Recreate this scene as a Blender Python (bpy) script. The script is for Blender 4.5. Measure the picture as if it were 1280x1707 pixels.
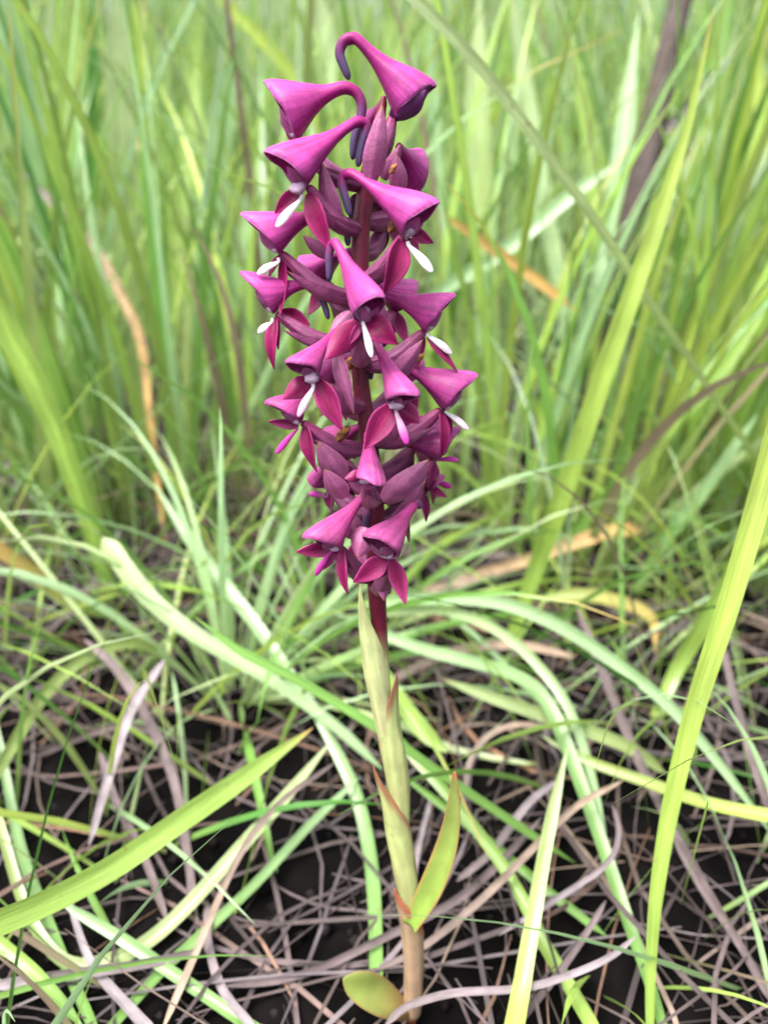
import bpy, math, random
from mathutils import Vector, Matrix, noise as mnoise

R = math.radians
scene = bpy.context.scene
for o in list(bpy.data.objects):
    bpy.data.objects.remove(o)

# ------------------------------------------------------------------ camera
PITCH = R(25)
CAM_H = 0.236
CAM = Vector((0.0, -0.1813, CAM_H))
FWD = Vector((0, math.cos(PITCH), -math.sin(PITCH)))
UPV = Vector((0, math.sin(PITCH), math.cos(PITCH)))
F = 29.0 / 36.0 * 1707.0
cd = bpy.data.cameras.new('camera')
cam = bpy.data.objects.new('camera', cd)
scene.collection.objects.link(cam)
cam.location = CAM
cam.rotation_euler = (R(90) - PITCH, 0, 0)
cd.sensor_fit = 'VERTICAL'
cd.sensor_height = 36
cd.lens = 29
cd.clip_start = 0.005
cd.clip_end = 400
cd.dof.use_dof = True
cd.dof.focus_distance = 0.186
cd.dof.aperture_fstop = 10.0
scene.camera = cam

# ------------------------------------------------------------------ sky and sun (bright overcast)
SUN_EL, SUN_ROT = R(68), R(-125)
w = bpy.data.worlds.new('World')
scene.world = w
w.use_nodes = True
nt = w.node_tree
bg = nt.nodes['Background']
sky = nt.nodes.new('ShaderNodeTexSky')
sky.sky_type = 'NISHITA'
sky.sun_disc = False
sky.sun_elevation = SUN_EL
sky.sun_rotation = SUN_ROT
sky.air_density = 1.0
sky.dust_density = 6.0
sky.ozone_density = 1.0
hsv = nt.nodes.new('ShaderNodeHueSaturation')      # thin even cloud: the blue is washed out
hsv.inputs['Saturation'].default_value = 0.45
nt.links.new(sky.outputs[0], hsv.inputs['Color'])
nt.links.new(hsv.outputs[0], bg.inputs[0])
bg.inputs[1].default_value = 0.11
sd = bpy.data.lights.new('sun', 'SUN')
sd.energy = 1.5
sd.angle = R(28)
sd.color = (1.0, 0.985, 0.955)
sun = bpy.data.objects.new('sun', sd)
scene.collection.objects.link(sun)
sdir = Vector((math.sin(SUN_ROT) * math.cos(SUN_EL), math.cos(SUN_ROT) * math.cos(SUN_EL), math.sin(SUN_EL)))
sun.rotation_euler = sdir.to_track_quat('Z', 'Y').to_euler()
sun.location = (0, 0, 3)
vs = scene.view_settings
vs.view_transform = 'Standard'
vs.look = 'None'
vs.gamma = 1
vs.use_curve_mapping = False
vs.exposure = 1.92
scene.render.engine = 'CYCLES'
cy = scene.cycles
cy.use_denoising = True
cy.max_bounces = 7
cy.diffuse_bounces = 4
cy.glossy_bounces = 2
cy.transmission_bounces = 5
cy.transparent_max_bounces = 4
cy.use_adaptive_sampling = True
cy.adaptive_threshold = 0.02

# ------------------------------------------------------------------ helpers
rnd = random.Random(7)


def lin(r, g, b):
    def f(c):
        c /= 255.0
        return c / 12.92 if c <= 0.04045 else ((c + 0.055) / 1.055) ** 2.4
    return (f(r), f(g), f(b))


def mixc(a, b, t):
    t = max(0.0, min(1.0, t))
    return tuple(a[i] * (1 - t) + b[i] * t for i in range(3))


def scl(a, k):
    return tuple(c * k for c in a)


def smooth(a, b, x):
    t = max(0.0, min(1.0, (x - a) / (b - a)))
    return t * t * (3 - 2 * t)


def ray(u, v):
    return FWD + Vector((1, 0, 0)) * ((u - 640.0) / F) + UPV * ((853.5 - v) / F)


def at_depth(u, v, s):
    return CAM + ray(u, v) * s


TILT = math.tan(R(10))
PN = Vector((0, 1, -TILT)).normalized()
PC = CAM + FWD * 0.2


def at_plane(u, v, off=0.0):
    """point of the orchid's own (slightly reclining) plane; off = metres toward the camera side"""
    d = ray(u, v)
    s = (PC + Vector((0, -off, 0)) - CAM).dot(PN) / d.dot(PN)
    return CAM + d * s


def ground_depth(v):
    k = math.sin(PITCH) + math.cos(PITCH) * (v - 853.5) / F
    return CAM_H / k if k > 0.02 else 50.0


def crom(P, n):
    """n+1 samples of a Catmull-Rom curve through P (Vectors or tuples)"""
    P = [Vector(p) for p in P]
    Q = [P[0] * 2 - P[1]] + P + [P[-1] * 2 - P[-2]]
    out = []
    m = len(P) - 1
    for i in range(n + 1):
        x = i / n * m
        k = min(int(x), m - 1)
        t = x - k
        a, b, c, d = Q[k], Q[k + 1], Q[k + 2], Q[k + 3]
        out.append(0.5 * ((2 * b) + (c - a) * t + (2 * a - 5 * b + 4 * c - d) * t * t + (3 * b - a - 3 * c + d) * t ** 3))
    return out


def lerp_list(L, t):
    x = t * (len(L) - 1)
    k = min(int(x), len(L) - 2)
    return L[k] + (L[k + 1] - L[k]) * (x - k)


class MB:
    def __init__(self):
        self.v, self.f, self.c, self.u = [], [], [], []

    def vert(self, p, c, u=(0.5, 0.5, 0.5)):
        self.v.append(tuple(p))
        self.c.append(c)
        self.u.append(u)
        return len(self.v) - 1

    def mesh(self, name, mat):
        me = bpy.data.meshes.new(name)
        me.from_pydata(self.v, [], self.f)
        at = me.color_attributes.new('Col', 'FLOAT_COLOR', 'POINT')
        flat = []
        for c in self.c:
            flat += [c[0], c[1], c[2], 1.0]
        at.data.foreach_set('color', flat)
        at = me.color_attributes.new('Along', 'FLOAT_COLOR', 'POINT')   # across, along (in widths), seed of the piece
        flat = []
        for c in self.u:
            flat += [c[0], c[1], c[2], 1.0]
        at.data.foreach_set('color', flat)
        me.polygons.foreach_set('use_smooth', [True] * len(me.polygons))
        me.materials.append(mat)
        me.update()
        return me

    def build(self, name, mat, parent=None, subsurf=0, solid=0.0, solid_off=-1):
        o = bpy.data.objects.new(name, self.mesh(name, mat))
        scene.collection.objects.link(o)
        o.parent = parent
        if solid:
            m = o.modifiers.new('solid', 'SOLIDIFY')
            m.thickness = solid
            m.offset = solid_off
        if subsurf:
            m = o.modifiers.new('sub', 'SUBSURF')
            m.levels = m.render_levels = subsurf
        return o


def tag(o, label=None, cat=None, group=None, kind=None):
    if label: o['label'] = label
    if cat: o['category'] = cat
    if group: o['group'] = group
    if kind: o['kind'] = kind
    return o


def empty(name, loc=(0, 0, 0)):
    o = bpy.data.objects.new(name, None)
    scene.collection.objects.link(o)
    o.location = loc
    o.empty_display_size = 0.01
    return o


def make_mat(name, rough=0.5, transl=0.0, spec=0.5, bump=0.0, bscale=900.0, var=0.15, vscale=120.0, sheen=0.0, vein=0.0, coat=0.0, spots=0.0, cells=0.0):
    m = bpy.data.materials.new(name)
    m.use_nodes = True
    t = m.node_tree
    N, L = t.nodes, t.links
    p = N['Principled BSDF']
    at = N.new('ShaderNodeAttribute'); at.attribute_name = 'Col'
    tc = N.new('ShaderNodeTexCoord')
    no = N.new('ShaderNodeTexNoise')
    no.inputs['Scale'].default_value = vscale
    no.inputs['Detail'].default_value = 5
    L.new(tc.outputs['Object'], no.inputs['Vector'])
    mr = N.new('ShaderNodeMapRange')
    mr.inputs[1].default_value = 0.3
    mr.inputs[2].default_value = 0.7
    mr.inputs[3].default_value = 1 - var
    mr.inputs[4].default_value = 1 + var
    L.new(no.outputs['Fac'], mr.inputs[0])
    hs = N.new('ShaderNodeHueSaturation')
    L.new(at.outputs['Color'], hs.inputs['Color'])
    L.new(mr.outputs[0], hs.inputs['Value'])
    col = hs.outputs['Color']
    vn = None
    if vein:                                   # parallel veins and stray blemishes that run with the leaf
        au = N.new('ShaderNodeAttribute'); au.attribute_name = 'Along'
        mp = N.new('ShaderNodeVectorMath'); mp.operation = 'MULTIPLY'
        mp.inputs[1].default_value = (9.0, 0.12, 40.0)
        L.new(au.outputs['Vector'], mp.inputs[0])
        vn = N.new('ShaderNodeTexNoise')
        vn.inputs['Scale'].default_value = 1.6
        vn.inputs['Detail'].default_value = 3
        L.new(mp.outputs[0], vn.inputs['Vector'])
        vr = N.new('ShaderNodeMapRange')
        vr.inputs[1].default_value = 0.32; vr.inputs[2].default_value = 0.68
        vr.inputs[3].default_value = 1 - vein; vr.inputs[4].default_value = 1 + vein
        L.new(vn.outputs['Fac'], vr.inputs[0])
        h2 = N.new('ShaderNodeHueSaturation')
        L.new(col, h2.inputs['Color'])
        L.new(vr.outputs[0], h2.inputs['Value'])
        col = h2.outputs['Color']
    if spots:
        sn = N.new('ShaderNodeTexNoise')
        sn.inputs['Scale'].default_value = 210
        sn.inputs['Detail'].default_value = 4
        L.new(tc.outputs['Object'], sn.inputs['Vector'])
        sr = N.new('ShaderNodeMapRange')
        sr.inputs[1].default_value = 0.66; sr.inputs[2].default_value = 0.74
        sr.inputs[3].default_value = 0.0; sr.inputs[4].default_value = spots
        L.new(sn.outputs['Fac'], sr.inputs[0])
        mx2 = N.new('ShaderNodeMixRGB')
        mx2.inputs[2].default_value = (0.30, 0.20, 0.09, 1)
        L.new(sr.outputs[0], mx2.inputs[0])
        L.new(col, mx2.inputs[1])
        col = mx2.outputs[0]
    if cells:                                  # petal cells, their sparkle painted as lighter dots in the colour
        vo = N.new('ShaderNodeTexVoronoi')
        vo.inputs['Scale'].default_value = 1500
        L.new(tc.outputs['Object'], vo.inputs['Vector'])
        cr = N.new('ShaderNodeMapRange')
        cr.inputs[1].default_value = 0.0; cr.inputs[2].default_value = 0.75
        cr.inputs[3].default_value = 1 + cells; cr.inputs[4].default_value = 1 - cells
        L.new(vo.outputs['Distance'], cr.inputs[0])
        h3 = N.new('ShaderNodeHueSaturation')
        L.new(col, h3.inputs['Color'])
        L.new(cr.outputs[0], h3.inputs['Value'])
        col = h3.outputs['Color']
    p.inputs['Roughness'].default_value = rough
    p.inputs['Specular IOR Level'].default_value = spec
    if sheen:
        p.inputs['Sheen Weight'].default_value = sheen
        p.inputs['Sheen Roughness'].default_value = 0.4
    if coat:
        p.inputs['Coat Weight'].default_value = coat
        p.inputs['Coat Roughness'].default_value = 0.3
    L.new(col, p.inputs['Base Color'])
    if bump:
        b = N.new('ShaderNodeBump')
        b.inputs['Strength'].default_value = bump
        b.inputs['Distance'].default_value = 0.0003
        n2 = N.new('ShaderNodeTexNoise')
        n2.inputs['Scale'].default_value = bscale
        n2.inputs['Detail'].default_value = 3
        L.new(tc.outputs['Object'], n2.inputs['Vector'])
        L.new(n2.outputs['Fac'], b.inputs['Height'])
        L.new(b.outputs[0], p.inputs['Normal'])
    if transl:
        tr = N.new('ShaderNodeBsdfTranslucent')
        L.new(col, tr.inputs['Color'])
        mx = N.new('ShaderNodeMixShader')
        mx.inputs[0].default_value = transl
        L.new(p.outputs[0], mx.inputs[1])
        L.new(tr.outputs[0], mx.inputs[2])
        L.new(mx.outputs[0], N['Material Output'].inputs['Surface'])
    return m


M_GRASS = make_mat('grass_leaf', rough=0.34, transl=0.45, spec=0.7, bump=0.25, bscale=700, var=0.14, vscale=45, vein=0.20, spots=0.5)
M_STRAW = make_mat('dead_straw', rough=0.7, transl=0.08, spec=0.25, bump=0.4, bscale=1500, var=0.3, vscale=130, vein=0.28)
M_PETAL = make_mat('petal', rough=0.42, transl=0.24, spec=0.25, bump=0.22, bscale=2600, var=0.2, vscale=300, sheen=0.06, cells=0.10, vein=0.26, spots=0.3)
M_SPUR = make_mat('ovary_skin', rough=0.45, transl=0.05, spec=0.4, bump=0.45, bscale=2000, var=0.22, vscale=380, cells=0.08, vein=0.15)
M_STEM = make_mat('stem_skin', rough=0.45, transl=0.0, spec=0.45, bump=0.4, bscale=1800, var=0.18, vscale=300, cells=0.08)
M_SHEATH = make_mat('sheath_leaf', rough=0.45, transl=0.3, spec=0.5, bump=0.3, bscale=1500, var=0.14, vscale=160, spots=0.35)
M_SOIL = make_mat('burnt_soil', rough=0.95, spec=0.05, bump=1.0, bscale=350, var=0.6, vscale=60)

# ------------------------------------------------------------------ ground
def build_ground():
    m = MB()
    xs = []
    a = 0.0
    step = 0.008
    while a < 150:
        xs.append(a)
        if a > 0.45: step *= 1.32
        a += step
    xs.append(150)
    X = [-x for x in reversed(xs[1:])] + xs
    Y = [y + 0.15 for y in X]
    for y in Y:
        for x in X:
            d = math.hypot(x, y)
            k = max(0.0, 1 - d / 3.0)
            z = (mnoise.fractal(Vector((x * 22, y * 22, 0.3)), 1.0, 2.0, 4) * 0.006 + mnoise.noise(Vector((x * 90, y * 90, 2))) * 0.0016) * k
            rr = math.hypot(x - 0.012, y + 0.03)
            z *= smooth(0.0, 0.03, rr)
            m.vert((x, y, z), mixc((0.0010, 0.0009, 0.0010), (0.0058, 0.0047, 0.0046), 0.5 + mnoise.noise(Vector((x * 60, y * 60, 5)))))
    n = len(X)
    for j in range(n - 1):
        for i in range(n - 1):
            m.f.append((j * n + i, j * n + i + 1, (j + 1) * n + i + 1, (j + 1) * n + i))
    o = m.build('ground', M_SOIL)
    tag(o, kind='structure')


build_ground()

# ------------------------------------------------------------------ blades
def ribbon(m, C, W, cols, nh, across=3, fold=0.25, roll=0.0, rib=1.18):
    """add one strip following C (points), half widths W, colours cols(t); nh = normal hint vector or function"""
    n = len(C) - 1
    rows = []
    run, wmax, sd_ = 0.0, max(W), rnd.random()
    for i in range(n + 1):
        T = (C[min(i + 1, n)] - C[max(i - 1, 0)]).normalized()
        h = nh(C[i]) if callable(nh) else nh
        S = T.cross(h)
        if S.length < 1e-5: S = T.cross(Vector((0.3, 0.2, 1)))
        S.normalize()
        Nn = S.cross(T).normalized()
        rl = roll(i / n) if callable(roll) else roll
        if rl:
            S2 = S * math.cos(rl) + Nn * math.sin(rl)
            Nn = Nn * math.cos(rl) - S * math.sin(rl)
            S = S2
        row = []
        t = i / n
        if i: run += (C[i] - C[i - 1]).length / wmax
        for a in range(across):
            x = -1 + 2 * a / (across - 1)
            p = C[i] + S * (x * W[i]) + Nn * (abs(x) * fold * W[i])
            c = cols(t)
            if across > 2:
                c = scl(c, 1 + (rib - 1) * max(0, 1 - abs(x) * 2.2))
            row.append(m.vert(p, c, (x * 0.5 + 0.5, run, sd_)))
        rows.append(row)
    for i in range(n):
        for a in range(across - 1):
            m.f.append((rows[i][a], rows[i][a + 1], rows[i + 1][a + 1], rows[i + 1][a]))


G = dict(
    bright=(0.33, 0.49, 0.10), lime=(0.43, 0.55, 0.10), mint=(0.36, 0.54, 0.27), green=(0.20, 0.39, 0.08),  # mint has the pale sheen of the sky put into its colour
    deep=(0.08, 0.23, 0.04), olive=(0.30, 0.39, 0.12), pale=(0.46, 0.57, 0.27), orange=(0.60, 0.36, 0.12),
    tan=(0.32, 0.235, 0.17), mauve=(0.125, 0.095, 0.095), grey=(0.235, 0.20, 0.212), brown=(0.075, 0.055, 0.05),
    rust=(0.30, 0.155, 0.085), yellow=(0.52, 0.46, 0.09))


def tocam(p):
    return (CAM - p).normalized()


def traced(name, pts, depth, wpx, c0, c1=None, tipc=None, label=None, cat=None, group=None, mat=None, n=22, roll=0.35, fold=0.3, taper=(0.25, 0.0), across=5, rib=1.16, kmax=0.985):
    """one blade or straw: the listed points give its course, depth its distance from the lens in metres (start..end), wpx its width there"""
    P, Wd = [], []
    m_ = len(pts)
    for i, (u, v) in enumerate(pts):
        t = i / (m_ - 1)
        s = lerp_list(depth, t) if len(depth) > 1 else depth[0]
        s = min(s, ground_depth(v) * kmax)
        P.append(at_depth(u, v, s))
    if name == 'grass_shoot' and pts[0][1] < 700 and abs(pts[-1][1] - pts[0][1]) > abs(pts[-1][0] - pts[0][0]) and P[-1].z > 0.01 and pts[-1][1] - pts[0][1] > 200:
        d_ = (P[-1] - P[-2]).normalized()
        d_.z = min(d_.z, -0.75)
        P.append(P[-1] + d_ * (P[-1].z / -d_.z))          # down to its root in the soil
        wpx = list(wpx) + [wpx[-1] * 0.8]
    C = crom(P, n)
    for c in C:
        if c.z < 0.004: c.z = 0.004
    W = []
    for i in range(n + 1):
        t = i / n
        d = (C[i] - CAM).dot(FWD)
        wp = lerp_list(wpx, t) if len(wpx) > 1 else wpx[0]
        k = 1.0
        if taper[0] and t < taper[0]: k *= max(0.04, (t / taper[0]) ** 0.7)
        if taper[1] and t > 1 - taper[1]: k *= max(0.04, ((1 - t) / taper[1]) ** 0.7)
        W.append(0.5 * wp * d / F * k)
    ca = G[c0]
    cb = G[c1] if c1 else ca
    ct = G[tipc] if tipc else None

    def cols(t):
        c = mixc(ca, cb, t)
        if ct: c = mixc(ct, c, smooth(0.0, 0.07, t))
        return c
    m = MB()
    ph = rnd.uniform(-1, 1)
    ribbon(m, C, W, cols, tocam, across, fold, lambda t: roll * math.sin(2.2 * t + ph * 3), rib)
    o = m.build(name, mat or (M_STRAW if c0 in ('mauve', 'grey', 'brown', 'tan', 'rust') else M_GRASS), subsurf=1)
    return tag(o, label, cat or 'grass', group)


def grown(m, root, az, tilt, bend, L, Wm, ca, cb, n=8, across=3, tip=None, twist=0.0, fold=0.3, r=rnd):
    """a blade growing from root: starts tilted by tilt toward azimuth az and bends over by bend radians along its length"""
    C = [Vector(root)]
    p = Vector(root)
    saz = r.uniform(-0.5, 0.5)
    for i in range(n):
        t = (i + 0.5) / n
        th = tilt + bend * t * t
        a = az + saz * t
        p = p + Vector((math.cos(a) * math.sin(th), math.sin(a) * math.sin(th), math.cos(th))) * (L / n)
        if p.z < 0.003: p.z = 0.003 + 0.004 * r.random()
        C.append(p.copy())
    W = [Wm * 0.5 * (0.55 + 0.45 * smooth(0, 0.25, i / n)) * max(0.03, 1 - (i / n) ** 2.2) for i in range(n + 1)]
    hv = Vector((math.cos(az), math.sin(az), 0.25))
    side = Vector((-math.sin(az), math.cos(az), 0))
    tw = r.uniform(0, 6.28)
    nh = hv * math.cos(twist) + side * math.sin(twist)

    def cols(t):
        c = mixc(ca, cb, smooth(0.0, 0.45, t))
        if tip: c = mixc(c, tip, smooth(0.78, 0.98, t))
        return c
    ribbon(m, C, W, cols, nh, across, fold, lambda t: 0.7 * math.sin(1.5 * t + tw))


def grass_col(r):
    x = r.random()
    base = G['bright'] if x < 0.26 else G['lime'] if x < 0.36 else G['mint'] if x < 0.58 else G['green'] if x < 0.78 else G['pale'] if x < 0.86 else G['deep'] if x < 0.91 else G['tan'] if x < 0.95 else G['olive']  # mint and pale blades also stand in for sky sheen and highlights
    return scl(base, r.uniform(0.5, 1.2))


# ------------------------------------------------------------------ the orchid
orchid = empty('orchid', at_plane(684, 1690))
tag(orchid, 'magenta wild orchid in full flower with a dark red stalk and pale sheathing leaves', 'orchid')
OP = orchid
orchid_inv = Matrix.Translation(orchid.location).inverted()


def opart(m, name, mat, parent=None, subsurf=1, solid=0.0, off=-1):
    o = m.build(name, mat, None, subsurf, solid, off)
    par = parent or orchid
    o.parent = par
    o.matrix_parent_inverse = orchid_inv.copy() if par is orchid else Matrix.Identity(4)
    return o


STEM_PX = [(640, 160), (633, 200), (622, 250), (608, 330), (601, 400), (600, 520), (600, 620), (609, 690), (618, 760), (625, 850), (628, 980), (634, 1060),
           (641, 1160), (652, 1260), (663, 1380), (680, 1500), (688, 1600), (687, 1660), (684, 1700)]
STEM_W = [10, 20, 26, 30, 31, 30, 29, 29, 31, 33, 32, 25, 23, 24, 25, 26, 26, 26, 25]
STEM3 = [at_plane(u, v) for u, v in STEM_PX]


def stem_at(v):
    for i in range(len(STEM_PX) - 1):
        if STEM_PX[i][1] <= v <= STEM_PX[i + 1][1]:
            t = (v - STEM_PX[i][1]) / (STEM_PX[i + 1][1] - STEM_PX[i][1])
            return STEM3[i].lerp(STEM3[i + 1], t), STEM_PX[i][0] + (STEM_PX[i + 1][0] - STEM_PX[i][0]) * t
    return STEM3[0], STEM_PX[0][0]


def pxm(p):
    return (p - CAM).dot(FWD) / F


def tube(m, C, Rr, cols, N=14, rib=0.0, ribn=6, twist=0.0, cap=True, flat=1.0, nref=None):
    n = len(C) - 1
    ref = nref or Vector((0, -1, 0.2))
    rows = []
    for i in range(n + 1):
        T = (C[min(i + 1, n)] - C[max(i - 1, 0)]).normalized()
        S = T.cross(ref)
        if S.length < 1e-4: S = T.cross(Vector((1, 0.1, 0)))
        S.normalize()
        Nn = S.cross(T).normalized()
        ref = Nn
        row = []
        for a in range(N):
            th = 2 * math.pi * a / N
            k = 1 + rib * math.cos(ribn * th + twist * i / n)
            row.append(m.vert(C[i] + S * (math.cos(th) * Rr[i] * k) + Nn * (math.sin(th) * Rr[i] * k * flat), cols(i / n, th)))
        rows.append(row)
    for i in range(n):
        for a in range(N):
            b = (a + 1) % N
            m.f.append((rows[i][a], rows[i][b], rows[i + 1][b], rows[i + 1][a]))
    if cap:
        for row, p, t in ((rows[0], C[0], 0), (rows[-1], C[-1], 1)):
            k = m.vert(p, cols(t, 0))
            for a in range(N):
                m.f.append((row[a], row[(a + 1) % N], k) if t else (row[(a + 1) % N], row[a], k))


CRIMSON = scl(lin(112, 20, 50), 0.8)
C_GREEN = scl(lin(208, 220, 150), 0.72)
C_REDB = scl(lin(150, 78, 58), 0.7)

m = MB()
n = 60
C = crom(STEM3, n)
Wl = [lerp_list(STEM_W, i / n) * 0.5 * pxm(C[i]) for i in range(n + 1)]


def stemcol(t, th):
    c = mixc(CRIMSON, C_GREEN, smooth(0.60, 0.66, t))
    c = mixc(c, lin(190, 160, 118), smooth(0.84, 0.90, t))
    return mixc(c, C_REDB, smooth(0.90, 0.97, t))


tube(m, C, Wl, stemcol, 16, rib=0.03, ribn=5)
tag(opart(m, 'stem', M_STEM), 'stalk, dark crimson among the flowers and pale green below')


def leafpatch(m, P0, P1, wid, nrm, colf, bow=0.0, cup=0.25, n=10, across=5, prof=(0.7, 0.8), mid=None, twist=0.0, basew=0.12, wav=0.0):
    """petal-like sheet from P0 to P1, width wid, broad side along nrm; bow lifts the middle along nrm, cup curls the margins"""
    ax = (P1 - P0)
    L = ax.length
    T = ax.normalized()
    Nn = (nrm - T * nrm.dot(T)).normalized()
    S = T.cross(Nn).normalized()
    rows = []
    ph = rnd.uniform(0, 6)
    for i in range(n + 1):
        t = i / n
        c = P0 + ax * t + Nn * (bow * L * math.sin(math.pi * t))
        if mid is not None: c = c + mid * (4 * t * (1 - t))
        w_ = 0.5 * wid * max(basew * (1 - t) + 0.02, math.sin(math.pi * t ** prof[0]) ** prof[1])
        a_ = twist * t
        S_ = S * math.cos(a_) + Nn * math.sin(a_)
        N_ = Nn * math.cos(a_) - S * math.sin(a_)
        row = []
        for a in range(across):
            x = -1 + 2 * a / (across - 1)
            p = c + S_ * (x * w_) - N_ * ((x * x * 0.6 + abs(x) * 0.4) * cup * w_) + N_ * (wav * w_ * math.sin(5 * t + ph + 2 * x))
            row.append(m.vert(p, colf(t, x), (x * 0.5 + 0.5, t * 3, ph)))
        rows.append(row)
    for i in range(n):
        for a in range(across - 1):
            m.f.append((rows[i][a], rows[i][a + 1], rows[i + 1][a + 1], rows[i + 1][a]))


MAG = scl(lin(192, 38, 138), 0.68)      # upper hoods
MAG_L = scl(lin(216, 92, 182), 0.74)
WINE = scl(lin(168, 48, 114), 0.62)     # lower hoods
WINE_L = scl(lin(200, 100, 158), 0.68)
SEP = scl(lin(160, 16, 92), 0.68)
SEP_E = scl(lin(206, 60, 142), 0.75)
SLATE = lin(92, 74, 112)
OVARY = lin(140, 60, 108)
BRACT = lin(168, 96, 138)
LILAC = scl(lin(226, 164, 218), 0.8)
WHITE = lin(255, 252, 255)
PINKT = scl(lin(214, 60, 176), 0.8)
DUSK = lin(108, 60, 112)

RINGS = [  # x, z, up x, up z, half height, half width, exponent
    (34.5, 42.5, 0.56, 0.83, 51, 35, 1.12),
    (32.5, 43.5, 0.55, 0.835, 50, 33, 1.1),
    (31, 46, 0.50, 0.866, 51, 34.5, 1.0),
    (13, 49, 0.34, 0.94, 44, 33.5, 1.0),
    (-10, 54, 0.08, 0.997, 32, 27, 1.0),
    (-34, 64, -0.10, 0.995, 20.5, 19, 1.0),
    (-55, 74, -0.20, 0.98, 13, 12.8, 1.0),
    (-75, 82, -0.15, 0.99, 10, 10, 1.0),
    (-90, 85.5, 0.0, 1.0, 8.6, 8.6, 1.0)]


def flower(base, apex, K, hook, az, lip=None, sepals=(), tone=0.0, spread=0.018, ovary=60, lipc=0.0, column=None, dusk=0.0, label=None, hwk=1.0, bract=True, ovw=33, petals=True, spurdark=True, seprange=0.25):
    a = R(az)
    oc = math.cos(a)
    y0 = spread * oc
    B = at_plane(*base, off=y0)
    px = pxm(B)
    L2 = math.hypot(apex[0] - base[0], apex[1] - base[1])
    K2 = math.hypot(K[0] - base[0], K[1] - base[1])
    size = max(0.62, min(1.1, 0.5 * (L2 / 100.0 + K2 / 125.0)))
    if abs(oc) > 0.5: size = max(size, 0.85)
    A = at_plane(*apex, off=y0 + 52 * px * size * oc)
    Kp = at_plane(*K, off=y0 - 70 * px * size * oc)
    # plane of the hood: template (x outward, z up) -> space, from base, apex and the bend of the spur
    a1, a2 = Vector((58, 89)), Vector((-90, 85.5))
    det = a1.x * a2.y - a1.y * a2.x
    dA, dK = A - B, Kp - B
    e1 = (dA * a2.y - dK * a1.y) / det
    e2 = (dK * a1.x - dA * a2.x) / det
    nrm = e1.cross(e2)
    if nrm.length < 1e-12: nrm = Vector((1, 0, 0))
    nrm.normalize()
    sz = size * px
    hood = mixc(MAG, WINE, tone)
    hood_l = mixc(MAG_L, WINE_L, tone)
    if dusk: hood = mixc(hood, DUSK, dusk * 0.4)
    m = MB()
    N = 20
    rows = []
    hs = crom([Kp] + [at_plane(u, v, off=y0 - 80 * px * size * oc) for u, v in hook], 12) if hook else []
    hwk *= rnd.uniform(0.84, 1.08)
    sag = rnd.uniform(-0.5, 0.5)
    ph = rnd.uniform(0, 6)

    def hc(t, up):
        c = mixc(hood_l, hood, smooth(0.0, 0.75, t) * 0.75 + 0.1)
        c = mixc(c, scl(hood, 0.8), max(0, -up) * 0.45)  # shade of the hood's underside painted into its colour
        c = mixc(c, hood_l, max(0, up - 0.75) * 1.4)  # lit crest painted lighter
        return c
    flare = max(0.15, 1 - tone * 1.2) * rnd.uniform(0.75, 1.15)
    for k, (x, z, ux, uz, hh, hw, ex) in enumerate(RINGS):
        if k < 2: hw, hh, ex = hw - (1 - flare) * (4.5, 1.5)[k], hh - (1 - flare) * (3, 1)[k], 1 + (ex - 1) * max(0, flare)
        if k in (2, 3): hw, hh = hw * (1.04 + 0.06 * (1 - flare)), hh * (1 + 0.05 * (1 - flare))
        c = B + e1 * x + e2 * z
        up = e1 * ux + e2 * uz
        row = []
        for j in range(N):
            th = 2 * math.pi * j / N
            co, si = math.cos(th), math.sin(th)
            lat = math.copysign(abs(si) ** ex, si) * (1 - 0.12 * co)
            wv = 1 + 0.05 * math.sin(3 * th + ph + k * 0.5) * (1 if k < 5 else 0)
            p = c + up * (hh * (co + 0.07 * max(0, co) ** 8 * min(k, 3) * 0.7)) + nrm * (hw * hwk * sz * lat * wv)
            if k < 6:
                d_ = mnoise.noise(p * 330 + Vector((ph, 0, 0))) * 3.6 * sz + mnoise.noise(p * 900) * 0.9 * sz
                p = p + (up.normalized() * co + nrm * si) * d_
            if k < 3:
                kk = (1, 0.9, 0.45)[k]
                q_ = abs(si) ** 1.5 * kk
                p = p + up * (9 * flare * max(0, (co - 0.75) / 0.25) * kk) - e1 * (8 * q_) + e2 * (2.5 * math.sin(5 * th + ph) + 3 * math.sin(3 * th + 2 * ph)) * (1 - 0.6 * abs(co)) * kk
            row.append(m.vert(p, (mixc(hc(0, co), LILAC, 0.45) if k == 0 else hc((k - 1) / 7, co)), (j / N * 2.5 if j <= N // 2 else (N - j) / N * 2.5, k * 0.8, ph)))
        rows.append(row)
    if hs:
        prev = rows[-1]
        T0 = None
        up = (e2 - e1 * 0).normalized()
        for i in range(1, len(hs)):
            t = i / (len(hs) - 1)
            T = (hs[min(i + 1, len(hs) - 1)] - hs[i - 1]).normalized()
            S = nrm - T * nrm.dot(T)
            S.normalize()
            U = S.cross(T).normalized()
            r_ = (8.6 - 3.6 * t) * sz * (1 if t < 0.93 else 0.7)
            if U.dot(up) < 0 and i < 3: U = -U
            if i >= 2 and U.dot(lastU) < 0: U = -U
            lastU = U
            cc = mixc(hood, SLATE, smooth(0.05, 0.75, t)) if spurdark else hood
            row = [m.vert(hs[i] + U * (math.cos(2 * math.pi * j / N) * r_) + S * (math.sin(2 * math.pi * j / N) * r_), cc) for j in range(N)]
            rows.append(row)
        tipv = m.vert(hs[-1] + (hs[-1] - hs[-2]).normalized() * 3 * sz, SLATE if spurdark else hood)
    else:
        tipv = m.vert(Kp + (Kp - (B + e1 * -75 + e2 * 82)) * 0.3, hood)
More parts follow.
